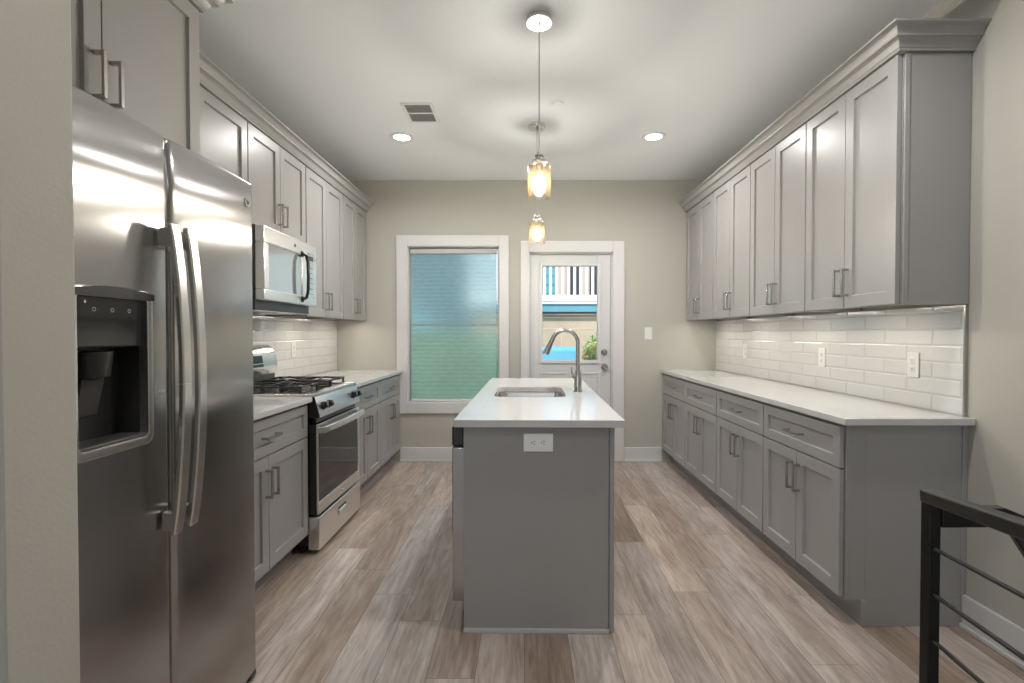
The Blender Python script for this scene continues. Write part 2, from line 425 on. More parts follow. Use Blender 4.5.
# baseboards
def bprof(m, x0, x1, y0, y1):
    m.box(x0, x1, y0, y1, 0, .14)
def baseboard(name, segs, shoe, label):
    m = MB()
    for s_ in segs: m.box(*s_, 0, .140)
    for s_ in shoe: m.box(*s_, 0, .020)
    return struct(m.build(name, 'trim', bevel=.004), label)
baseboard('baseboard_back', [(-1.215, -.04, YB-.016, YB), (.975, 1.34, YB-.016, YB)], [(-1.215, -.04, YB-.028, YB-.016), (.975, 1.34, YB-.028, YB-.016)], 'white baseboard along the back wall')
baseboard('baseboard_right', [(XR-.016, XR, 1.03, 2.115)], [(XR-.028, XR-.016, 1.03, 2.115)], 'white baseboard along the right wall')
baseboard('baseboard_partition', [(-1.84, -.842, YN-.142, YN-.127)], [], 'white baseboard round the stub wall')

# ------------------------------------------------------------------ window 1 and its shade
m = MB(); c = .102
m.box(WX0-c, WX0+.004, YB-.02, YB, WZ0-c, WZ1+c).box(WX1-.004, WX1+c-.012, YB-.02, YB, WZ0-c, WZ1+c)
m.box(WX0+.004, WX1-.004, YB-.02, YB, WZ1-.004, WZ1+c).box(WX0+.004, WX1-.004, YB-.02, YB, WZ0-c, WZ0+.004)
w1 = struct(m.build('window_1', 'trim', bevel=.004), 'white cased window with a drawn shade')
m = MB()   # jamb lining and sash
m.box(WX0, WX0+.012, YB, YB+.13, WZ0, WZ1).box(WX1-.012, WX1, YB, YB+.13, WZ0, WZ1).box(WX0+.012, WX1-.012, YB, YB+.13, WZ1-.012, WZ1).box(WX0+.012, WX1-.012, YB, YB+.13, WZ0, WZ0+.012)
m.build('window_frame', 'trim', w1, bevel=.002)
m = MB(); a = .012
xa, xb, za, zb = WX0+.012, WX1-.012, WZ0+.012, WZ1-.012
m.box(xa, xa+a, YB+.09, YB+.12, za, zb).box(xb-a, xb, YB+.09, YB+.12, za, zb).box(xa+a, xb-a, YB+.09, YB+.12, zb-a, zb).box(xa+a, xb-a, YB+.09, YB+.12, za, za+a).box(xa+a, xb-a, YB+.085, YB+.12, (za+zb)/2-.010, (za+zb)/2+.010)
m.build('window_sash', 'trim', w1, bevel=.002)
MB().box(xa+a, xb-a, YB+.103, YB+.107, za+a, zb-a).build('window_pane', 'glass', w1)

sh = thing('cellular_shade', 'pale blue green translucent pleated shade pulled down over the window', 'window shade', ((WX0+WX1)/2, YB+.03, WZ0+.013))
sw = .418; SHH = 1.49
m = MB(); pts = []; n = 72
for k in range(n+1):
    z = .022 + (SHH-.045-.022)*k/n
    pts.append((-.0013 if k % 2 else .0013, z))
m2 = []
va = [m.bm.verts.new((-sw, y, z)) for y, z in pts]; vb = [m.bm.verts.new((sw, y, z)) for y, z in pts]
for k in range(n): m.bm.faces.new((va[k], vb[k], vb[k+1], va[k+1]))
m.build('shade_fabric', 'shade', sh)
MB().box(-sw-.005, sw+.005, -.022, .022, SHH-.045, SHH-.002).build('headrail', 'louvre', sh, bevel=.004)
MB().box(-sw, sw, -.012, .012, .002, .022).build('bottom_rail', 'white_plastic', sh, bevel=.003)
MB().tube([(sw-.002, -.026, SHH-.05), (sw+.004, -.03, .8), (sw+.006, -.03, .22)], .0015, 6).cyl((sw+.006, -.03, .15), .007, .07, 'z', 10, .004).build('lift_cord', 'chrome', sh)

# ------------------------------------------------------------------ door 1
c = .083
m = MB(); m.box(DX0-c, DX0, YB-.02, YB, 0, DZ1+.11).box(DX1, DX1+.115, YB-.02, YB, 0, DZ1+.11).box(DX0, DX1, YB-.02, YB, DZ1, DZ1+.11)
d1 = struct(m.build('door_1', 'trim', bevel=.004), 'white exterior door with a half window')
m = MB(); m.box(DX0, DX0+.012, YB, YB+.14, 0, DZ1).box(DX1-.012, DX1, YB, YB+.14, 0, DZ1).box(DX0+.012, DX1-.012, YB, YB+.14, DZ1-.012, DZ1)
m.build('door_jamb', 'trim', d1, bevel=.002)
GX0, GX1, GZ0, GZ1 = .176, .716, .99, 1.912
lx0, lx1, ly0, ly1, lz1 = DX0+.014, DX1-.014, YB+.03, YB+.074, DZ1-.014
m = MB(); m.box(lx0, GX0, ly0, ly1, .012, lz1).box(GX1, lx1, ly0, ly1, .012, lz1).box(GX0, GX1, ly0, ly1, GZ1, lz1).box(GX0, GX1, ly0, ly1, .012, GZ0)
for (a, b) in ((.16, .425), (.475, .74)):        # raised lower panels
    for (x0, x1, z0, z1) in ((a, b, .85, .868), (a, b, .2, .218), (a, a+.018, .218, .85), (b-.018, b, .218, .85)):
        m.box(x0, x1, ly0-.006, ly0, z0, z1)
    m.box(a+.05, b-.05, ly0-.004, ly0, .27, .8)
leaf = m.build('door_leaf', 'doorw', d1, bevel=.002)
m = MB(); q = .034
m.box(GX0-q, GX0, ly0-.012, ly0, GZ0-q, GZ1+q).box(GX1, GX1+q, ly0-.012, ly0, GZ0-q, GZ1+q).box(GX0, GX1, ly0-.012, ly0, GZ1, GZ1+q).box(GX0, GX1, ly0-.012, ly0, GZ0-q, GZ0)
m.build('glass_frame', 'trim', d1, bevel=.004)
MB().box(GX0, GX1, ly0+.02, ly0+.024, GZ0, GZ1).build('door_pane', 'glass', d1)
MB().lathe([(0, -.032), (.013, -.032), (.016, -.026), (.030, -.012), (.033, 0), (0, 0)], (.785, ly0, 1.066), 24, axis='y').build('deadbolt', 'nickel', d1, smooth=30)
MB().lathe([(0, -.062), (.020, -.060), (.029, -.048), (.028, -.036), (.013, -.026), (.012, -.012), (.030, -.009), (.033, 0), (0, 0)], (.785, ly0, .925), 24, axis='y').build('door_knob', 'nickel', d1, smooth=30)
MB().box(DX0, DX1, YB-.0, YB+.15, 0, .012).build('threshold', 'nickel', d1)

# ------------------------------------------------------------------ cabinet pieces
def shaker(m, x0, x1, z0, z1, y0=0., t=.02, st=.057, rec=.012):
    """front at y0, back y0+t; recessed flat centre panel"""
    bm = m.bm
    def ring(a, b, c, d, y): return [bm.verts.new(p) for p in ((a, y, c), (b, y, c), (b, y, d), (a, y, d))]
    O = ring(x0, x1, z0, z1, y0); I = ring(x0+st, x1-st, z0+st, z1-st, y0)
    R = ring(x0+st+.002, x1-st-.002, z0+st+.002, z1-st-.002, y0+rec); B = ring(x0, x1, z0, z1, y0+t)
    for i in range(4):
        j = (i+1) % 4
        bm.faces.new((O[i], O[j], I[j], I[i])); bm.faces.new((I[i], I[j], R[j], R[i])); bm.faces.new((B[i], B[j], O[j], O[i]))
    bm.faces.new(R); bm.faces.new(B)
def pull(parent, x, z, vert=True, L=.135, y0=0.):
    m = MB(); h = L/2; s = .006; d = .036
    if vert:
        m.box(x-s, x+s, y0-d, y0-d+.009, z-h, z+h)
        m.box(x-s, x+s, y0-d+.009, y0-.0005, z-h, z-h+.011).box(x-s, x+s, y0-d+.009, y0-.0005, z+h-.011, z+h)
    else:
        m.box(x-h, x+h, y0-d, y0-d+.009, z-s, z+s)
        m.box(x-h, x-h+.011, y0-d+.009, y0-.0005, z-s, z+s).box(x+h-.011, x+h, y0-d+.009, y0-.0005, z-s, z+s)
    return m.build('handle', 'nickel', parent, bevel=.0012)

def base_cabinet(w, depth, label, loc, rz, ztop=.865):
    t = thing('base_cabinet', label, 'cabinet', loc, rz, 'grey shaker base cabinets')
    m = MB(); g = .001
    m.prism([(.022, .112), (.022, ztop), (depth, ztop), (depth, 0), (.095, 0), (.095, .112)], 'x', g, w-g)
    m.build('body', 'cab', t, bevel=.001)
    dr = MB(); shaker(dr, .0045, w-.0045, .676, .852, st=.048); d = dr.build('drawer', 'cab', t, bevel=.0012)
    pull(d, w/2, .764, False)
    for k in (0, 1):
        x0, x1 = (.0045, w/2-.0022) if k == 0 else (w/2+.0022, w-.0045)
        dd = MB(); shaker(dd, x0, x1, .125, .670); d = dd.build('door', 'cab', t, bevel=.0012)
        pull(d, (w/2-.030) if k == 0 else (w/2+.030), .545)
    return t
UZ0, UZ1 = 1.374, 2.428
def wall_cabinet(w, depth, label, loc, rz, z0=UZ0, z1=UZ1, group='grey shaker wall cabinets', hz=.125):
    t = thing('wall_cabinet', label, 'cabinet', (loc[0], loc[1], z0), rz, group)
    H = z1-z0; g = .001
    m = MB()
    m.box(g, w-g, .022, depth, .022, H)
    m.box(g, w-g, .022, .040, 0, .022).box(g, .018, .040, depth, 0, .022).box(w-.018, w-g, .040, depth, 0, .022)
    m.build('body', 'cab', t, bevel=.001)
    for k in (0, 1):
        x0, x1 = (.0045, w/2-.0022) if k == 0 else (w/2+.0022, w-.0045)
        dd = MB(); shaker(dd, x0, x1, .003, H-.003); d = dd.build('door', 'cab', t, bevel=.0012)
        pull(d, (w/2-.030) if k == 0 else (w/2+.030), hz)
    return t

# right run (faces -X):   local x -> world -Y
RF = 1.345; RU = 1.572; W = .6875; Y0R = 2.12
wordsB = ['grey double door base cabinet with drawer at the near end of the right counter', 'grey base cabinet, second from the near end of the right counter',
          'grey base cabinet, third from the near end of the right counter', 'grey base cabinet against the back wall under the right counter']
c0 = base_cabinet(W, XR-RF-.002, wordsB[0], (RF, Y0R+W, 0), -PI/2)
for k in (1, 2, 3): dup(c0, wordsB[k], (RF, Y0R+W*(k+1), 0))
wordsU = ['grey double door wall cabinet at the near end of the right wall', 'grey wall cabinet, second from the near end of the right wall',
          'grey wall cabinet, third from the near end of the right wall', 'grey wall cabinet on the right wall against the back wall']
u0 = wall_cabinet(W, XR-RU-.002, wordsU[0], (RU, Y0R+W), -PI/2)
for k in (1, 2, 3): dup(u0, wordsU[k], (RU, Y0R+W*(k+1), UZ0))
# small filler strips closing the run to the back wall and end trims
m = MB(); m.box(RF+.09, RF+.105, Y0R-.012, Y0R-.001, 0, .115)
m.box(XR-.022, XR-.001, Y0R-.010, Y0R-.001, .0, .863).box(RF+.022, RF+.04, Y0R-.006, Y0R-.001, .115, .863).box(RF+.105, XR-.022, Y0R-.005, Y0R-.001, .115, .863).box(RF+.105, XR-.022, Y0R-.005, Y0R-.001, 0, .115)
m.box(RF+.04, RF+.105, Y0R-.005, Y0R-.001, .115, .863)
tag(m.build('end_panel', 'cab', bevel=.0015), 'plain grey panel closing the near end of the right base cabinets', 'panel')
m = MB(); m.box(RU+.024, XR-.002, Y0R-.006, Y0R-.001, UZ0, UZ1)
m.box(RU+.024, RU+.045, Y0R-.010, Y0R-.006, UZ0, UZ1)
tag(m.build('end_panel', 'cab', bevel=.0015), 'plain grey panel closing the near end of the right wall cabinets', 'panel')

# left run (faces +X):    local x -> world +Y
LF = -1.213; LU = -1.534
wl = ['grey base cabinet between the refrigerator and the range', 'grey base cabinet right beside the far side of the range', 'grey base cabinet against the back wall on the left side']
yl = [(1.93, 2.795), (3.506, 4.20), (4.20, 4.865)]
for (a, b), s_ in zip(yl, wl):
    base_cabinet(b-a, LF-XL-.002, s_, (LF, a, 0), PI/2)
wall_cabinet(.871, LU-XL-.002, 'grey wall cabinet between the refrigerator cabinet and the microwave cabinet', (LU, 1.919), PI/2)
wall_cabinet(.735, LU-XL-.002, 'short grey wall cabinet directly above the microwave', (LU, 2.79), PI/2, z0=1.865)
wall_cabinet(.715, LU-XL-.002, 'grey wall cabinet just past the microwave', (LU, 3.53), PI/2)
wall_cabinet(.615, LU-XL-.002, 'grey wall cabinet on the left wall against the back wall', (LU, 4.25), PI/2)
FC = -1.222
fc = wall_cabinet(.885, FC-XL-.002, 'deep grey cabinet mounted above the refrigerator', (FC, 1.017), PI/2, z0=1.83, z1=UZ1+.036, hz=.155)
m = MB(); m.box(XL+.002, FC-.022, 1.906, 1.917, 0, 1.83)
tag(m.build('end_panel', 'cab', bevel=.001), 'tall grey panel between the refrigerator and base cabinet', 'panel')

# crown mouldings: profile swept with mitres; d outward, z up
CP = [(-.010, 0), (.010, 0), (.012, .008), (.016, .012), (.020, .022), (.028, .034), (.040, .042), (.046, .043), (.046, .050), (.050, .060), (.060, .073), (.073, .079), (.080, .080), (.080, .088), (-.010, .088)]
def crown(name, path, side, label, zb=2.4295):
    bm = bmesh.new(); rings = []; n = len(path); P = [Vector(p) for p in path]
    for i, p in enumerate(P):
        ds = []
        if i > 0: ds.append((p-P[i-1]).normalized())
        if i < n-1: ds.append((P[i+1]-p).normalized())
        ns = [Vector((d.y, -d.x))*side for d in ds]
        nn = ns[0] if len(ns) == 1 else (ns[0]+ns[1])/(1+ns[0].dot(ns[1]))
        rings.append([bm.verts.new((p.x+nn.x*d, p.y+nn.y*d, zb+z)) for d, z in CP])
    m_ = len(CP)
    for a, b in zip(rings, rings[1:]):
        for k in range(m_): bm.faces.new((a[k], a[(k+1) % m_], b[(k+1) % m_], b[k]))
    bm.faces.new(rings[0]); bm.faces.new(list(reversed(rings[-1])))
    mb = MB(); mb.bm.free(); mb.bm = bm
    return tag(mb.build(name, 'cab', smooth=20), label, 'crown moulding')
crown('crown_moulding', [(XR-.001, Y0R-.01), (RU, Y0R-.01), (RU, YB-.002)], -1, 'grey stepped crown moulding on top of the right wall cabinets')
crown('crown_moulding', [(LU, 1.922), (LU, YB-.002)], 1, 'grey stepped crown moulding on top of the left wall cabinets')
crown('crown_moulding', [(FC, 1.0), (FC, 1.903), (LU+.083, 1.903)], 1, 'grey stepped crown moulding on the cabinet over the refrigerator', UZ1+.0375)

# ------------------------------------------------------------------ counters and splash tiles
CZ0, CZ1 = .867, .897
def slab(name, x0, x1, y0, y1, label):
    return tag(MB().box(x0, x1, y0, y1, CZ0, CZ1).build(name, 'quartz', bevel=.004, seg=3), label, 'countertop')
slab('countertop', RF-.012, XR-.002, 2.073, YB-.002, 'long white quartz countertop on the right base cabinets')
slab('countertop', XL+.002, LF+.028, 1.93, 2.792, 'short white quartz countertop between the refrigerator and the range')
slab('countertop', XL+.002, LF+.028, 3.508, YB-.002, 'white quartz countertop in the far left corner past the range')
tr = thing('tile_backsplash', 'glossy white subway tile backsplash on the right wall', 'backsplash', (0, 0, CZ1+.001))
MB().box(XR-.012, XR-.0005, 2.125, YB-.001, 0, UZ0-CZ1-.003).build('tiles', 'tile', tr)
MB().box(XR-.015, XR-.0005, 2.116, 2.124, 0, UZ0-CZ1-.003).build('edge_trim', 'nickel', tr)
tl = thing('tile_backsplash', 'glossy white subway tile backsplash on the left wall behind the range', 'backsplash', (0, 0, CZ1+.001))
m = MB(); m.box(XL+.0005, XL+.012, 1.93, YB-.001, 0, UZ0-CZ1-.003); m.box(XL+.0005, XL+.012, 2.80, 3.525, UZ0-CZ1-.003, 1.40-CZ1)
m.build('tiles', 'tile', tl)

# under-cabinet light bars
def ucl(x, y, label, side):
    t = thing('under_cabinet_light', label, 'light fixture', (x, y, UZ0+.0215), 0, 'slim light bars under the wall cabinets')
    MB().box(-.016, .016, -.21, .21, -.010, 0).build('housing', 'steel_light', t, bevel=.001)
    MB().box(-.011, .011, -.20, .20, -.0125, -.0101).build('diffuser', 'ucl', t)
    area('under_cabinet_glow', (x, y, UZ0+.007), (0, 0, 0), .02, .40, UC_W, (1, .90, .76))
nm = ['nearest', 'second', 'third', 'farthest']
for k in range(4): ucl(RU+.065, Y0R+W*(k+.5), '%s light bar under the right wall cabinets' % nm[k], 1)
ucl(LU-.065, 2.35, 'light bar under the left wall cabinet by the refrigerator', -1)
ucl(LU-.065, 3.89, 'light bar under the left wall cabinet past the microwave', -1)
ucl(LU-.065, 4.56, 'light bar under the left wall cabinet in the corner', -1)

# ------------------------------------------------------------------ round badge helper (ring with a curled monogram)
def badge(parent, x, y, z, r):
    m = MB(); m.lathe([(0, -.0015), (r*.8, -.0015), (r*.86, -.003), (r, -.003), (r, 0), (0, 0)], (x, y, z), 24, axis='y', mi=0)
    o = m.build('badge', 'chrome', parent, smooth=30)
    c = MB(); k = r*.45
    c.tube([(x-k, y-.002, z+k*.3), (x-k*.6, y-.002, z+k), (x, y-.002, z+k*.4), (x-k*.4, y-.002, z-k*.6), (x+k*.2, y-.002, z-k), (x+k*.9, y-.002, z-k*.1), (x+k*.3, y-.002, z+k*.7)], r*.07, 6)
    c.build('monogram', 'dark_plastic', o)
    return o

# ------------------------------------------------------------------ refrigerator (local x -> +Y world, front y=0, faces +X)
FX, FY0, FY1 = -.978, .955, 1.815
fr = thing('refrigerator', 'stainless side by side refrigerator with ice and water dispenser', 'refrigerator', (FX, FY0, 0), PI/2)
FW = FY1-FY0; SE = .425; DT = .075; FZ0, FZ1 = .035, 1.789
MB().box(.004, FW-.004, DT+.004, .80, .02, 1.760).build('body', 'charcoal', fr, bevel=.004)
MB().box(.02, FW-.02, .03, DT+.004, .0, .034).build('base_grille', 'dark_plastic', fr, bevel=.003)
def front_y(u, a, b, bulge):
    """door front curve: rounded vertical edges and gentle bow"""
    s = (u-a)/(b-a); r = .018
    y = -bulge*4*s*(1-s)
    e = min(u-a, b-u)
    if e < r: y += r - math.sqrt(max(0, r*r-(r-e)**2))
    return y
def fridge_door(name, a, b, hole=None):
    r = .018
    us = sorted(set([a+r*(1-math.cos(PI/2*k/5)) for k in range(6)] + [b-r*(1-math.cos(PI/2*k/5)) for k in range(6)] + [a+r+(b-a-2*r)*k/14 for k in range(15)] + ([hole[0], hole[1]] if hole else [])))
    zs = sorted(set([FZ0, FZ1-.012, FZ1-.004, FZ1] + [FZ0+(FZ1-FZ0)*k/10 for k in range(10)] + ([hole[2], hole[3]] if hole else [])))
    m = MB(); bm = m.bm; V = {}
    for i, u in enumerate(us):
        for j, z in enumerate(zs):
            y = front_y(u, a, b, .010)
            if z > FZ1-.013: y += {0: 0, 1: .003, 2: .011}[[FZ1-.012, FZ1-.004, FZ1].index(z)]
            V[i, j] = bm.verts.new((u, y, z))
    for i in range(len(us)-1):
        for j in range(len(zs)-1):
            if hole and us[i] >= hole[0]-1e-6 and us[i+1] <= hole[1]+1e-6 and zs[j] >= hole[2]-1e-6 and zs[j+1] <= hole[3]+1e-6: continue
            bm.faces.new((V[i, j], V[i+1, j], V[i+1, j+1], V[i, j+1]))
    nb = len(us)-1; nz = len(zs)-1
    Bk = {}
    for (i, j) in [(0, j) for j in range(nz+1)] + [(nb, j) for j in range(nz+1)] + [(i, 0) for i in range(nb+1)] + [(i, nz) for i in range(nb+1)]:
        if (i, j) not in Bk: Bk[i, j] = bm.verts.new((us[i], DT, zs[j]))
    for j in range(nz):
        bm.faces.new((V[0, j], V[0, j+1], Bk[0, j+1], Bk[0, j])); bm.faces.new((V[nb, j], Bk[nb, j], Bk[nb, j+1], V[nb, j+1]))
    for i in range(nb):
        bm.faces.new((V[i, 0], Bk[i, 0], Bk[i+1, 0], V[i+1, 0])); bm.faces.new((V[i, nz], V[i+1, nz], Bk[i+1, nz], Bk[i, nz]))
    bm.faces.new([Bk[i, 0] for i in range(nb+1)] + [Bk[nb, j] for j in range(1, nz+1)] + [Bk[i, nz] for i in range(nb-1, -1, -1)] + [Bk[0, j] for j in range(nz-1, 0, -1)])
    return m.build(name, 'steel_fridge', fr, smooth=40)
HO = (.112, .325, .985, 1.345)
fd = fridge_door('freezer_door', .002, SE-.003, HO)
rd = fridge_door('refrigerator_door', SE+.003, FW-.002)
# dispenser
yd = -.012
m = MB()   # cavity
hx0, hx1, hz0, hz1 = HO
m.box(hx0, hx0+.004, yd+.004, .068, hz0, hz1).box(hx1-.004, hx1, yd+.004, .068, hz0, hz1).box(hx0, hx1, .060, .068, hz0, hz1).box(hx0, hx1, yd+.004, .060, hz0, hz0+.004).box(hx0, hx1, yd+.004, .060, hz1-.004, hz1)
dc = m.build('dispenser_cavity', 'dark_plastic', fd)
m = MB()   # rounded steel frame around it
def rrect(x0, x1, z0, z1, r, n=6):
    P = []
    for cx_, cz_, a0 in ((x1-r, z0+r, -PI/2), (x1-r, z1-r, 0), (x0+r, z1-r, PI/2), (x0+r, z0+r, PI)):
        for k in range(n+1):
            a = a0+PI/2*k/n; P.append((cx_+r*math.cos(a), cz_+r*math.sin(a)))
    return P
def ring_plate(m, outer, inner, y0, y1, ext=.003):
    bm = m.bm; n = len(outer)
    A = [bm.verts.new((p[0], y0+ext, p[1])) for p in outer]; B = [bm.verts.new((p[0], y0, p[1])) for p in [((o[0]*.75+i[0]*.25), (o[1]*.75+i[1]*.25)) for o, i in zip(outer, inner)]]
    C_ = [bm.verts.new((p[0], y0+.002, p[1])) for p in inner]; D_ = [bm.verts.new((p[0], y1, p[1])) for p in inner]; E_ = [bm.verts.new((p[0], y1, p[1])) for p in outer]
    for a, b in ((A, B), (B, C_), (C_, D_), (D_, E_), (E_, A)):
        for i in range(n): bm.faces.new((a[i], a[(i+1) % n], b[(i+1) % n], b[i]))
ring_plate(m, rrect(hx0-.014, hx1+.014, hz0-.016, hz1+.012, .028), rrect(hx0+.006, hx1-.006, hz0+.006, hz1-.004, .016), yd-.008, yd+.016)
m.build('dispenser_frame', 'steel', fd, smooth=50)
m = MB(); pts_ = [(hx0-.012, hz1-.012)] + [(hx0-.012+(hx1-hx0+.024)*k/10, hz1+.004+.011*math.sin(PI*k/10)) for k in range(11)] + [(hx1+.012, hz1-.012)]
m.prism([(p[0], p[1]) for p in pts_], 'y', yd-.0115, yd-.0085); m.build('dispenser_cap', 'dark_plastic', fd)
m = MB(); m.box(hx0+.006, hx1-.006, yd-.001, .01, 1.218, hz1-.005)
cp = m.build('control_panel', 'black_glass', fd, bevel=.004)
for k in range(3): MB().lathe([(.0035, 0), (.0042, -.0005), (.0049, 0)], (hx0+.055+.05*k, yd-.0012, 1.305), 16, axis='y').build('control_icon', 'white_plastic', cp)
MB().box(hx0+.03, hx0+.034, yd-.0016, yd-.0011, 1.318, 1.324).build('indicator_light', 'white_plastic', cp)
MB().cyl((.215, .035, 1.150), .034, .058, 'z', 24, .040).build('ice_chute', 'dark_plastic', fd, smooth=40)
MB().prism([(.030, 1.145), (.036, 1.145), (.058, 1.06), (.050, 1.055)], 'x', .185, .245).build('dispenser_paddle', 'charcoal', fd, bevel=.002)
m = MB(); m.box(hx0+.008, hx1-.008, yd-.004, .058, hz0+.005, hz0+.014)
m.build('drip_tray', 'charcoal', fd, bevel=.003)
# handles: bowed flat bars
def fhandle(parent, x):
    m = MB(); z0, z1 = .712, 1.543; N = 24; pts = []
    for k in range(N+1):
        s = k/N; d = .030 + .030*math.sin(PI*s)**.8
        pts.append((x, -.010-d, z0+(z1-z0)*s))
    m.tube(pts, .01, square=(.034, .016))
    for z in (z0+.035, z1-.035): m.box(x-.012, x+.012, -.048, -.009, z-.025, z+.025)
    return m.build('handle', 'steel', parent, bevel=.004, seg=3, smooth=50)
fhandle(fd, SE-.042); fhandle(rd, SE+.022)
badge(rd, FW-.055, -.006, 1.71, .016)
for x_ in (.02, FW-.10): MB().box(x_, x_+.08, .085, .18, 1.7605, 1.785).build('hinge_cover', 'charcoal', fr, bevel=.004)
m = MB(); m.box(FW-.05, FW-.004, .0, DT, .004, .032); m.build('foot', 'dark_plastic', fr, bevel=.008)

# ------------------------------------------------------------------ microwave (local x -> +Y, front y=0 faces +X)
mw = thing('microwave', 'stainless over the range microwave with black loop handle', 'microwave', (-1.445, 2.783, 1.385), PI/2)
MW = .70
MB().box(0, MW, .055, .38, .0, .475).build('body', 'dark_plastic', mw, bevel=.003)
m = MB()
m.box(0, MW, 0, .052, .055, .115).box(0, MW, 0, .052, .375, .468).box(0, .055, 0, .052, .115, .375).box(.475, MW, 0, .052, .115, .375)
m.build('door', 'steel_light', mw, bevel=.006, seg=3)
MB().box(.055, .475, .006, .05, .115, .375).build('window', 'mwglass', mw)
m = MB(); m.box(.548, .655, -.0015, 0, .10, .405); cpn = m.build('control_panel', 'mwglass', mw)
for j in range(6): MB().box(.575, .632, -.0022, -.0016, .13+.035*j, .134+.035*j).build('key_row', 'charcoal', cpn)
MB().box(.565, .64, -.0022, -.0016, .355, .385).build('clock_display', 'charcoal', cpn)
m = MB(); hz = [(.475, -.002, .085), (.475, -.028, .10), (.475, -.038, .14), (.475, -.041, .235), (.475, -.038, .33), (.475, -.028, .37), (.475, -.002, .385)]
m.tube(hz, .011, 10, square=(.020, .016)); m.build('handle', 'black', mw, bevel=.003, smooth=50)
for z_ in (.07, .362): MB().box(.457, .493, -.003, .0, z_, z_+.038).build('handle_mount', 'black', mw, bevel=.001)
badge(mw, .37, 0, .42, .013)
m = MB(); m.box(.08, .30, .10, .32, -.004, 0).box(.40, .62, .10, .32, -.004, 0)
m.build('grease_filter', 'steel', mw)
MB().box(.02, MW-.02, .062, .095, -.004, .0).build('cooktop_lamp', 'white_plastic', mw)

# ------------------------------------------------------------------ gas range
rg = thing('gas_range', 'stainless gas range with black grates and glass oven door', 'stove', (-1.190, 2.800, 0), PI/2)
GW = .702; GB = .635
MB().box(0, GW, .03, GB-.02, .05, .893).build('body', 'black', rg, bevel=.003)
for x in (.05, GW-.05):
    for y in (.08, GB-.08): MB().cyl((x, y, 0), .018, .05).build('foot', 'black', rg)
MB().box(.02, GW-.02, .05, .06, .02, .05).build('toe_plate', 'black', rg)
m = MB(); m.box(0, GW, -.012, .055, .8935, .912).box(0, .02, .055, GB-.08, .8935, .912).box(GW-.02, GW, .055, GB-.08, .8935, .912)
m.build('cooktop_rim', 'steel', rg, bevel=.004, seg=3)
MB().box(.02, GW-.02, .055, GB-.08, .8935, .902).build('cooktop', 'black', rg)
m = MB(); m.prism([(-.012, .893), (.03, .893), (.03, .775), (-.038, .775), (-.040, .785)], 'x', .0045, GW-.0045)
ctl = m.build('control_panel', 'steel_light', rg, bevel=.003)
for x_ in (.0, GW-.004): MB().prism([(-.012, .893), (.03, .893), (.03, .775), (-.038, .775), (-.040, .785)], 'x', x_, x_+.004).build('side_cap', 'black', ctl)
nrm = Vector((0, -.108, -.028)).normalized()
for kx in (.075, .155, .575, .655):
    m = MB(); p = Vector((kx, -.027, .835))
    d = Vector((0, -.97, .25)).normalized()
    m.cyl(p, .024, .010, d, 24, .023).cyl(p+d*.010, .020, .022, d, 24, .017)
    kb = m.build('knob', 'black', ctl, bevel=.0015)
    m = MB(); q = p+d*.032; m.box(kx-.0015, kx+.0015, q.y-.001, q.y+.001, q.z-.004, q.z+.016); m.build('pointer_mark', 'white_plastic', kb)
m = MB(); m.box(.03, GW-.03, -.010, .03, .742, .773); m.build('vent_slot', 'black', rg)
# oven door frame + glass
dy0, dy1 = -.030, .028; z0, z1 = .228, .738
m = MB(); m.box(0, GW, dy0, dy0+.010, z0, .298).box(0, GW, dy0, dy0+.010, .690, z1).box(0, .010, dy0, dy0+.010, .298, .690).box(GW-.034, GW, dy0, dy0+.010, .298, .690)
od = m.build('oven_door', 'steel_light', rg, bevel=.002)
MB().box(.010, GW-.034, dy0+.002, dy0+.0099, .298, .690).build('oven_window', 'black_glass', od)
MB().box(.002, GW-.002, dy0+.0101, dy1, z0+.002, z1-.002).build('door_core', 'black', od)
m = MB(); pts = [(.012, dy0-.0005, .705), (.016, dy0-.035, .708), (.04, dy0-.042, .710)] + [(.04+(GW-.08)*k/12, dy0-.042-.012*math.sin(PI*k/12), .710) for k in range(1, 12)] + [(GW-.04, dy0-.042, .710), (GW-.016, dy0-.035, .708), (GW-.012, dy0-.0005, .705)]
m.tube(pts, .014, square=(.016, .036)); m.build('handle', 'steel_light', od, bevel=.005, seg=3, smooth=50)
badge(od, .36, dy0, .262, .010)
m = MB(); m.box(0, GW, -.036, .028, .028, .214)
dw_ = m.build('storage_drawer', 'steel_light', rg, bevel=.004)
m = MB(); m.box(.285, .415, -.0372, -.0361, .128, .172); m.build('drawer_recess', 'charcoal', dw_)
m = MB(); m.prism([(-.0373, .122), (-.046, .128), (-.046, .150), (-.0373, .158)], 'x', .285, .400); m.build('drawer_grip', 'steel_light', dw_, bevel=.001)
# back guard
m = MB(); by = GB-.08
prof = [(by, .903), (by+.0, .985), (by-.012, 1.00), (by-.016, 1.05), (by-.004, 1.11), (by+.022, 1.155), (by+.048, 1.172), (GB-.012, 1.172), (GB-.012, .903)]
m.prism(prof, 'x', 0, GW); bgd = m.build('back_guard', 'steel', rg, bevel=.006, seg=3, smooth=50)
m = MB(); m.box(.02, GW-.02, by-.004, by-.0005, .925, .975); m.build('back_guard_band', 'charcoal', rg)
m = MB(); m.prism([(by-.019, 1.03), (by-.007, 1.105), (by-.002, 1.105), (by-.012, 1.03)], 'x', .22, .51); m.build('clock_display', 'black_glass', bgd)
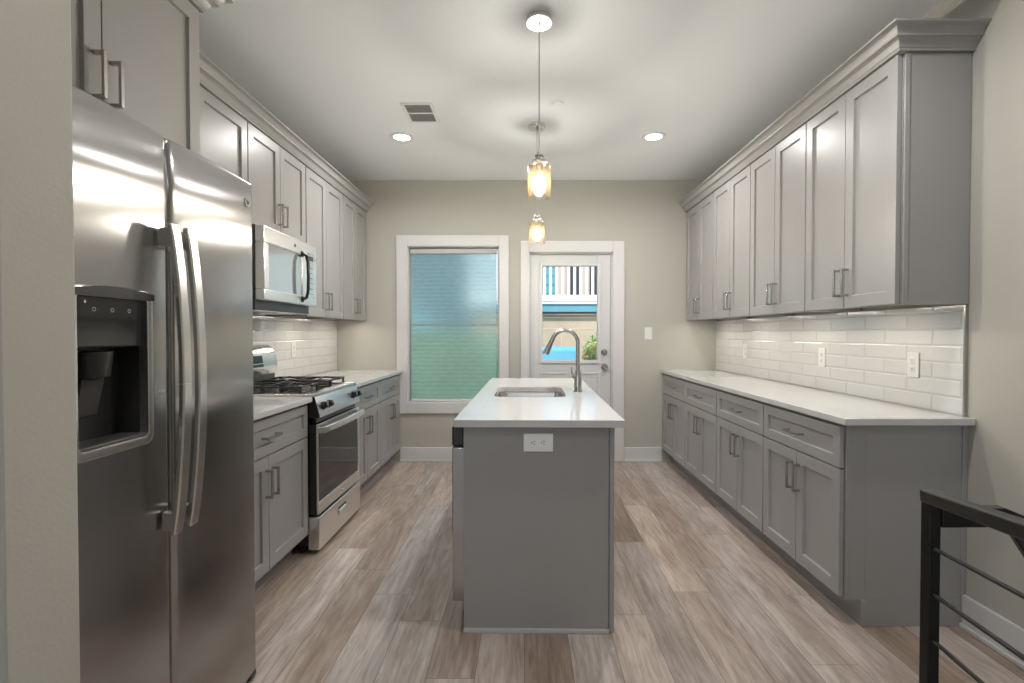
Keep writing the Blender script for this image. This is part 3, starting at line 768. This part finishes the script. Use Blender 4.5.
# burners and grates
bs = [(.16, .17, .040), (.16, .42, .034), (.365, .30, .045), (.57, .17, .046), (.57, .42, .030)]
for bx, by_, br in bs:
    m = MB(); m.lathe([(0, 0), (br*1.5, 0), (br*1.5, .003), (br, .005), (br, .014), (br*.85, .016), (0, .016)], (bx, by_, .902), 24)
    bu = m.build('burner', 'charcoal', rg, smooth=30)
    MB().lathe([(0, .0), (br*.8, 0), (br*.86, .004), (br*.8, .008), (0, .009)], (bx, by_, .9182), 24).build('burner_cap', 'blackm', bu, smooth=30)
for gi, (gx0, gx1) in enumerate(((.028, .262), (.268, .462), (.468, .702))):
    m = MB(); y0, y1 = .07, .53; r = .011; zt = .945; cxx = (gx0+gx1)/2
    def bar(pts): m.tube(pts, r, square=(r, r))
    bar([(gx0+r/2, y0, zt), (gx0+r/2, y1, zt)]); bar([(gx1-r/2, y0, zt), (gx1-r/2, y1, zt)])
    bar([(gx0+r, y0+r/2, zt), (gx1-r, y0+r/2, zt)]); bar([(gx0+r, y1-r/2, zt), (gx1-r, y1-r/2, zt)])
    bar([(gx0+r, (y0+y1)/2, zt), (gx1-r, (y0+y1)/2, zt)])
    for x in (gx0+r/2, gx1-r/2):
        for y in (y0+.01, y1-.01, (y0+y1)/2): bar([(x, y, .9025), (x, y, zt)])
    for yc in ((.17, .42) if gi != 1 else (.30,)):
        # fingers rising towards the burner centre
        for dx, dy in ((1, 0), (-1, 0), (0, 1), (0, -1)):
            ex = (gx1-r if dx > 0 else gx0+r) if dx else cxx
            ey = yc if dx else (yc+.115*dy)
            if gi == 1 and dy: ey = yc+.22*dy
            bar([(ex, ey, zt), (cxx+dx*.065, yc+dy*.065, zt+.003), (cxx+dx*.05, yc+dy*.05, zt+.009), (cxx+dx*.02, yc+dy*.02, zt+.009)])
    m.build('grate', 'blackm', rg, bevel=.002)

# ------------------------------------------------------------------ island (local frame turned slightly)
IR = math.radians(-.9); IO = Vector((.060, 2.070, 0)); IM = Matrix.Rotation(IR, 4, 'Z')
def isl(x, y, z=0): v = IM @ Vector((x, y, 0)); return (IO.x+v.x, IO.y+v.y, z)
il = thing('kitchen_island', 'grey island cabinet in the middle of the kitchen', 'kitchen island', isl(0, 0), IR)
m = MB(); L0, R0, LEN = -.314, .312, 1.84
m.box(L0, R0, .012, .030, .004, .863)       # end panel core
m.box(L0, R0, LEN-.02, LEN, .004, .863)     # far panel
m.box(R0-.02, R0, .030, LEN-.02, .004, .863)
m.box(L0, L0+.02, .66, LEN-.02, .10, .863)
m.box(L0+.07, L0+.08, .66, LEN-.02, 0.0, .10)
m.box(L0+.02, R0-.02, .64, .655, .004, .863)
m.build('body', 'cab', il, bevel=.001)
m = MB(); m.box(L0, R0-.020, .004, .0115, .006, .863); m.build('end_panel', 'cab', il, bevel=.0015)
m = MB(); m.box(R0-.0185, R0+.002, .000, .0115, .004, .863); m.build('corner_trim', 'cab', il, bevel=.0015)
m = MB(); m.prism([(.0035, 0), (-.008, 0), (-.008, .004), (-.004, .012), (.0035, .018)], 'x', L0, R0-.0195); m.build('shoe_moulding', 'cab', il)
for k in range(2):   # doors under the sink on the dishwasher side
    m = MB(); a, b = (.67, 1.24) if k == 0 else (1.243, 1.81)
    o = bpy.data.objects.new('door', None)
    bpy.data.objects.remove(o)
    shaker(m, a, b, .125, .855); d = m.build('door', 'cab', il, bevel=.001); d.rotation_euler = (0, 0, PI/2); d.rotation_euler = (0, 0, -PI/2); d.location = (L0-.021, a+b, 0)
    pull(d, (b-.03) if k == 1 else (a+.03), .70)
# island top with sink cut-out
SXa, SXb, SYa, SYb = -.245, .165, .715, 1.235
m = MB(); bm = m.bm
outer = rrect(-.350, .350, -.036, 1.905, .006, 3); inner = rrect(SXa, SXb, SYa, SYb, .055, 8)
vo = [bm.verts.new((p[0], p[1], CZ1)) for p in outer]; vi = [bm.verts.new((p[0], p[1], CZ1)) for p in inner]
eo = [bm.edges.new((vo[i], vo[(i+1) % len(vo)])) for i in range(len(vo))] + [bm.edges.new((vi[i], vi[(i+1) % len(vi)])) for i in range(len(vi))]
bmesh.ops.triangle_fill(bm, use_beauty=True, use_dissolve=False, edges=eo)
r_ = bmesh.ops.extrude_face_region(bm, geom=bm.faces[:])
bmesh.ops.translate(bm, verts=[g for g in r_['geom'] if isinstance(g, bmesh.types.BMVert)], vec=(0, 0, -(CZ1-CZ0)))
tag(m.build('island_countertop', 'quartz', loc=isl(0, 0), rz=IR, bevel=.003, seg=2), 'white quartz island top with a sink cut into it', 'countertop')
# sink
sk = thing('sink', 'rectangular stainless undermount sink in the island top', 'sink', isl((SXa+SXb)/2, (SYa+SYb)/2, .66), IR)
hw, hl = (SXb-SXa)/2, (SYb-SYa)/2
m = MB(); bm = m.bm
loops = []
for (g, z, r) in ((.018, .2055, .06), (.0, .2055, .055), (-.003, .19, .055), (-.010, .03, .05), (-.03, .008, .045), (-.07, .002, .04)):
    loops.append([bm.verts.new((p[0], p[1], z)) for p in rrect(-hw-g, hw+g, -hl-g, hl+g, r, 8)])
for a, b in zip(loops, loops[1:]):
    for i in range(len(a)): bm.faces.new((a[i], a[(i+1) % len(a)], b[(i+1) % len(b)], b[i]))
bm.faces.new(loops[-1])
bs_ = m.build('basin', 'sinksteel', sk, smooth=40)
bs_.modifiers.new('thickness', 'SOLIDIFY').thickness = -.001
MB().lathe([(0, .004), (.028, .004), (.042, .006), (.045, .003), (0, .003)], (0, 0, .0), 24).build('drain', 'chrome', sk, smooth=30)
# faucet
fa = thing('faucet', 'brushed nickel gooseneck pull down faucet on the island', 'faucet', isl(.250, .975, CZ1), IR)
m = MB(); m.lathe([(0, 0), (.027, 0), (.0275, .004), (.024, .010), (.0225, .05), (.024, .075), (.021, .105), (.015, .13), (0, .13)], (0, 0, .0005), 28); m.build('base', 'nickel', fa, smooth=40)
R_ = .079; zc = .295
pts = [(0, 0, .12), (0, 0, .2), (0, 0, zc)] + [(-R_+R_*math.cos(a), 0, zc+R_*math.sin(a)) for a in [PI*k/18 for k in range(1, 17)]]
m = MB(); m.tube(pts, .0125, 16); m.build('spout', 'nickel', fa, smooth=60)
p = Vector(pts[-1]); d = (Vector(pts[-1])-Vector(pts[-2])).normalized()
m = MB(); m.cyl(p, .0135, .035, d, 20, .015).cyl(p+d*.035, .015, .045, d, 20, .0195).cyl(p+d*.080, .0195, .022, d, 20, .0185); m.build('spray_head', 'nickel', fa, smooth=40)
m = MB(); m.cyl(p+d*.070-Vector((.017, 0, 0)), .004, .03, d, 10); m.build('spray_button', 'dark_plastic', fa)
m = MB(); m.cyl((-.012, -.006, .085), .012, .022, (-.8, -.45, .35), 16, .010).tube([(-.026, -.014, .093), (-.036, -.020, .112), (-.042, -.024, .150)], [.007, .006, .0045], 10); m.build('lever', 'nickel', fa, smooth=40)
# dishwasher
dwt = thing('dishwasher', 'stainless dishwasher with black control strip built into the island side', 'dishwasher', isl(L0+.003, .040), IR)
# local: x to the left is front (world -X); box spans y 0..0.60
m = MB(); m.box(.0, .56, .0, .595, .10, .855); m.build('tub', 'charcoal', dwt)
m = MB(); m.box(-.056, -.003, -.004, .599, .112, .768); m.build('door', 'steel_fridge', dwt, bevel=.004, seg=3)
m = MB(); m.box(-.058, -.003, -.004, .599, .771, .858); m.build('control_strip', 'dark_plastic', dwt, bevel=.010, seg=3)
m = MB(); m.box(.04, .06, .0, .595, 0, .10); m.build('toe_plate', 'black', dwt)
# island outlet
def outlet(name, label, cat, loc, rz, horiz=False, slots=True, rocker=False, pmat='white_plastic'):
    t = thing(name, label, cat, loc, rz)
    w, h = (.122, .075) if horiz else (.072, .118)
    MB().box(-w/2, w/2, -.006, -.0005, -h/2, h/2).build('cover_plate', pmat, t, bevel=.002)
    if rocker:
        MB().box(-.017, .017, -.009, -.0062, -.033, .033).build('rocker', 'white_plastic', t, bevel=.0015)
    else:
        m = MB(); k = .020
        for s_ in (-1, 1):
            cxx, cz_ = (s_*k, 0) if horiz else (0, s_*k)
            m.box(cxx-.0145, cxx+.0145, -.0085, -.0062, cz_-.0145, cz_+.0145)
        rc = m.build('receptacle', pmat, t, bevel=.001)
        m = MB()
        for s_ in (-1, 1):
            cxx, cz_ = (s_*k, 0) if horiz else (0, s_*k)
            if horiz:
                m.box(cxx-.001, cxx+.007, -.0092, -.0086, cz_+.0045, cz_+.0065).box(cxx-.001, cxx+.007, -.0092, -.0086, cz_-.0065, cz_-.0045).cyl((cxx-.007, -.0092, cz_), .0025, .0006, 'y', 10)
            else:
                m.box(cxx+.0045, cxx+.0065, -.0092, -.0086, cz_-.001, cz_+.007).box(cxx-.0065, cxx-.0045, -.0092, -.0086, cz_-.001, cz_+.007).cyl((cxx, -.0092, cz_-.007), .0025, .0006, 'y', 10)
        m.build('slots', 'black', rc)
    return t
outlet('outlet', 'white horizontal double outlet on the island end panel', 'outlet', isl(-.002, .0035, .798), IR, True, pmat='outlet_white')
outlet('light_switch', 'white rocker light switch on the back wall right of the door', 'light switch', (1.208, YB, 1.252), 0, rocker=True)
outlet('outlet', 'white outlet on the right tile backsplash near its near end', 'outlet', (XR-.0125, 2.395, 1.10), -PI/2)
outlet('outlet', 'white outlet in the middle of the right tile backsplash', 'outlet', (XR-.0125, 3.13, 1.10), -PI/2)
outlet('outlet', 'white outlet at the far end of the right tile backsplash', 'outlet', (XR-.0125, 4.22, 1.10), -PI/2)
outlet('outlet', 'white outlet on the left tile backsplash past the range', 'outlet', (XL+.0125, 3.95, 1.12), PI/2)

# ------------------------------------------------------------------ ceiling fixtures
def pendant(x, y, label):
    t = thing('pendant_light', label, 'pendant lamp', (x, y, ZC), 0, 'glass pendant lights over the island')
    m = MB(); m.lathe([(0, 0), (.060, 0), (.062, -.003), (.062, -.022), (.059, -.026), (0, -.026)], (0, 0, -.0005), 40); cn = m.build('canopy', 'chrome', t, smooth=40)
    m = MB()
    m.cyl((-.030, -.012, -.0295), .0035, .003, 'z', 10).cyl((.030, .010, -.0295), .0035, .003, 'z', 10).lathe([(0, -.045), (.004, -.045), (.007, -.030), (.008, -.0265), (0, -.0265)], (0, 0, 0), 12)
    m.build('canopy_screw', 'nickel', cn)
    MB().tube([(0, 0, -.044), (0, 0, -.630)], .0028, 8).build('cord', 'louvre', t)
    m = MB(); m.lathe([(0, -.628), (.008, -.628), (.010, -.640), (.020, -.643), (.022, -.650), (.019, -.655), (.020, -.664), (.031, -.668), (.034, -.676), (.030, -.682), (0, -.682)], (0, 0, 0), 28); m.build('socket_cap', 'nickel', t, smooth=40)
    z1, z0, r = -.684, -.845, .056
    m = MB(); m.lathe([(.033, z1), (.048, z1-.003), (r-.003, z1-.010), (r, z1-.022), (r, z0), (r-.003, z0), (r-.003, z1-.022), (r-.006, z1-.012), (.047, z1-.006), (.033, z1-.003)], (0, 0, 0), 40); m.build('glass_shade', 'pglass', t, smooth=40)
    m = MB(); m.lathe([(.036, z1-.012), (.036, z0+.035), (.0345, z0+.035), (.0345, z1-.012)], (0, 0, 0), 32); m.build('inner_glass', 'iglass', t, smooth=40)
    MB().lathe([(0, -.682), (.016, -.682), (.016, -.738), (.013, -.745), (0, -.745)], (0, 0, 0), 20).build('socket', 'nickel', t, smooth=30)
    m = MB(); m.lathe([(0, -.808), (.013, -.805), (.023, -.795), (.0275, -.779), (.024, -.763), (.014, -.750), (.012, -.7455), (0, -.7455)], (0, 0, 0), 24); m.build('bulb', 'bulb', t, smooth=60)
    return t
pendant(.070, 2.385, 'nearer amber glass pendant light hanging above the island')
pendant(.090, 3.59, 'farther and lower looking glass pendant light hanging above the island')
def can(x, y, label, w=CAN_W):
    t = thing('recessed_light', label, 'ceiling light', (x, y, ZC), 0, 'round recessed ceiling lights')
    MB().lathe([(.062, -.006), (.066, -.008), (.088, -.004), (.090, 0), (.062, 0)], (0, 0, -.0003), 36).build('trim_ring', 'white_plastic', t, smooth=40)
    MB().lathe([(0, -.005), (.062, -.005), (.062, -.001), (0, -.001)], (0, 0, -.0003), 36).build('lens', 'can', t)
    l = bpy.data.lights.new('downlight', 'AREA'); l.shape = 'DISK'; l.size = .12; l.energy = w; l.color = (1, .985, .965); l.spread = math.radians(165)
    lo = bpy.data.objects.new('downlight', l); COL.objects.link(lo); lo.location = (x, y, ZC-.012)
can(-.928, 3.81, 'round recessed ceiling light on the left, near the air vent', 13)
can(.976, 3.80, 'round recessed ceiling light on the right side of the ceiling', 13)
for (x, y, s_) in ((-.5, .35, 'recessed ceiling light just inside the kitchen beside the stub wall'), (.98, 1.78, 'right recessed ceiling light before the cabinets'),
                   (-.9, -1.2, 'left recessed ceiling light in the living area'), (.98, -1.2, 'right recessed ceiling light in the living area')): can(x, y, s_, 13 if y > 1 else 6 if y > 0 else 4)  # four ceiling lights out of view, added to light the room
t = thing('ceiling_vent', 'white rectangular air vent with two grey louvre panels', 'air vent', (-.700, 3.398, ZC))
m = MB(); a, b = .105, .15
m.box(-a, a, -b, -b+.022, -.006, -.0005).box(-a, a, b-.022, b, -.006, -.0005).box(-a, -a+.022, -b+.022, b-.022, -.006, -.0005).box(a-.022, a, -b+.022, b-.022, -.006, -.0005).box(-a+.022, a-.022, -.008, .008, -.006, -.0005)
m.build('frame', 'white_plastic', t, bevel=.001)
m = MB()
for s_ in (-1, 1):
    for k in range(10):
        y = s_*(.018 + .0115*k); m.prism([(y, -.005), (y+.006, -.0015), (y+.007, -.0015), (y+.001, -.005)], 'x', -a+.023, a-.023)
m.build('louvres', 'louvre', t)
MB().box(-a+.01, a-.01, -b+.01, b-.01, -.0012, -.0004).build('backing', 'doorw', t)
m = MB(); m.lathe([(0, -.008), (.034, -.008), (.040, -.004), (.042, 0), (0, 0)], (.216, 3.26, ZC-.0005), 32)
tag(m.build('sprinkler_cover', 'ceil', smooth=30), 'small round white sprinkler cover on the ceiling', 'sprinkler cover')

# ------------------------------------------------------------------ stair guard rail, lower right
P0 = Vector((.887, 1.085, 0)); dv = Vector((-.27, -1.0, .136))
gr = thing('stair_railing', 'black metal guard rail with thin horizontal bars at the stairs', 'railing', (P0.x, P0.y, 0))
m = MB(); m.box(-.0125, .0125, -.0125, .0125, .0, .884).box(-.05, .05, -.05, .05, 0, .008); m.build('post', 'rail', gr, bevel=.002)
def railpt(t, z): return (dv.x*t, dv.y*t, z+dv.z*t)
m = MB(); m.tube([railpt(-.014, .894), railpt(1.9, .894)], .02, square=(.032, .028)); m.build('top_rail', 'rail', gr, bevel=.004)
for z in (.785, .685, .585, .485, .385, .285, .185):
    m = MB(); m.tube([railpt(.018, z), railpt(1.86, z)], .0045, 10); m.build('bar', 'rail', gr, smooth=60)
m = MB(); q = railpt(1.88, 0); m.box(q[0]-.0125, q[0]+.0125, q[1]-.0125, q[1]+.0125, 0, 1.14); m.build('post', 'rail', gr, bevel=.002)
m = MB(); m.prism([(.013, .8795), (.013, .876), (.045, .876), (.045, .8795)], 'y', -.010, .010); m.build('bracket', 'rail', gr, bevel=.001)
m = MB(); m.tube([(.0128, 0, .852), (.150, 0, .852), (.172, -.012, .842), (.192, -.33, .47), (.21, -1.2, -.45)], .02, square=(.030, .042))
m.build('stair_handrail', 'rail', gr, bevel=.003)

# ------------------------------------------------------------------ outside, seen through the door and the shade
M['ground'] = pm('outdoor_concrete', (.55, .52, .47), .9, bump=.5, bscale=20, var=.12, vscale=3)
M['beige'] = pm('beige_block', (.56, .45, .32), .9, bump=.5, bscale=40, var=.14, vscale=2.5)
M['teal'] = pm('teal_siding', (.15, .38, .45), .7, var=.1, vscale=1.5)
M['bluep'] = pm('blue_cover', (.16, .50, .72), .5, var=.08, vscale=3)
M['tan'] = pm('tan_stucco', (.62, .52, .42), .9, var=.1, vscale=1)
M['wht'] = pm('white_vinyl', (.85, .86, .86), .5, var=.02)
M['green'] = pm('leaf_green', (.12, .30, .06), .7, var=.35, vscale=8)
M['hedge'] = pm('hedge_green', (.20, .34, .20), .8, var=.25, vscale=3)
M['lime'] = pm('leaf_lime', (.32, .46, .13), .7, var=.35, vscale=8)
M['flower'] = pm('pink_yellow_petals', (.85, .42, .22), .7, var=.4, vscale=9)
M['lawn'] = pm('lawn', (.16, .34, .10), .9, bump=.6, bscale=60, var=.25, vscale=5)
OY = 9.0
tag(MB().box(-12, 12, YB+.16, 20, -.35, -.25).build('ground', 'ground'), 'pale concrete yard outside', 'ground', kind='structure')
m = MB(); m.box(-.9, 3.2, OY, OY+.35, -.25, 1.595)
rwl = m.build('retaining_wall', 'beige', bevel=.01); tag(rwl, 'beige masonry retaining wall behind the house', 'wall')
for z in (.72, 1.33):
    MB().box(-.9, 3.2, OY-.006, OY+.001, z, z+.02).build('joint_course', 'tan', rwl)
MB().box(.66, .68, OY-.006, OY+.001, .1, 1.33).build('vertical_joint', 'tan', rwl)
dk = thing('deck_railing', 'white railing with square balusters on the raised deck', 'railing', (0, OY-.1, 1.60))
MB().box(-1.0, 3.2, 0, .5, .04, .17).build('deck_edge', 'teal', dk)
MB().box(-1.0, 3.2, -.03, .0, .0, .035).build('gutter', 'blackm', dk)
MB().box(-1.0, 3.2, -.04, .06, .228, .335).build('bottom_rail', 'wht', dk, bevel=.004)
MB().box(-1.0, 3.2, -.04, .06, .175, .215).build('lower_rail', 'wht', dk, bevel=.004)
MB().box(-1.0, 3.2, -.04, .06, 1.16, 1.24).build('top_rail', 'wht', dk, bevel=.004)
for k in range(36):
    x = -.95+.107*k
    if x < 3.0: MB().box(x, x+.048, -.01, .03, .336, 1.158).build('baluster', 'wht', dk)
nh = thing('neighbour_house', 'tall teal and tan house behind the white deck railing', 'house', (0, OY+2.2, -.25))
m = MB()
for k in range(28): m.prism([(0, .2*k), (-.03, .2*k), (0, .2*k+.2)], 'x', -6.5, .72)
m.box(-6.5, .72, 0, .2, 0, 5.6)
m.build('siding', 'teal', nh)
MB().box(.72, 5, -.05, .2, 0, 5.6).build('stucco_wall', 'tan', nh)
for x in (.95, 1.45): 
    w_ = MB().box(x, x+.28, -.08, -.05, 2.3, 3.3).build('window', 'charcoal', nh)
MB().tube([(-6.5, -.4, 3.72), (5, -.4, 3.68)], .02, 6).build('overhead_pipe', 'blackm', nh)
tag(MB().box(-.3, .80, 7.2, 8.2, -.24, 1.045).build('hot_tub', 'bluep', bevel=.05, seg=3), 'bright blue covered box standing before the retaining wall', 'hot tub')
def leafy(name, label, c, r, n, mats, seed, cat='shrub', zs=1., group=None, fl=None):
    random.seed(seed); m = MB(); bm = m.bm
    for k in range(n):
        d = Vector((random.gauss(0, 1), random.gauss(0, 1), random.gauss(0, 1))).normalized()*random.random()**.4*r
        d.z *= zs; p = Vector(c)+d
        a = Vector((random.gauss(0, 1), random.gauss(0, 1), random.gauss(0, 1))).normalized(); b = a.orthogonal().normalized(); s = random.uniform(.6, 1.2)*r*.16
        vs = [bm.verts.new(q) for q in (p-a*s, p-b*s*.45, p+a*s, p+b*s*.45)]
        f = bm.faces.new(vs); f.material_index = random.choice(range(len(mats)))
    m.cyl((c[0], c[1], -.25), r*.06+.01, c[2]+.25, 'z', 8, mi=0)
    return tag(m.build(name, mats), label, cat, group)
leafy('flowering_bush', 'small leafy bush with pink and yellow flowers by the blue box', (.96, 6.95, .97), .17, 420, ['green', 'lime', 'flower', 'green'], 3)
leafy('flowering_bush', 'taller green bush at the right edge of the door glass', (1.13, 7.45, 1.05), .22, 380, ['green', 'green', 'lime'], 4)
# hedge seen through the shade
random.seed(11); m = MB(); bm = m.bm
m.box(-4.6, -.35, 8.3, 8.8, -.25, 1.25)
for k in range(2600):
    p = Vector((random.uniform(-4.6, -.35), random.uniform(8.22, 8.8), random.uniform(-.2, 1.33))); a = Vector((random.gauss(0, 1), random.gauss(0, 1), random.gauss(0, 1))).normalized(); b = a.orthogonal().normalized(); s = .05
    if random.random() < .5: p.y = 8.25
    bm.faces.new([bm.verts.new(q) for q in (p-a*s, p-b*s*.5, p+a*s, p+b*s*.5)])
tag(m.build('hedge', 'hedge'), 'clipped green hedge behind the shaded window', 'hedge')
tag(leafy('tree', 'pale green tree crown rising behind the shaded window', (-2.3, 9.75, 3.9), .9, 1500, ['lime', 'green'], 6, 'tree'))
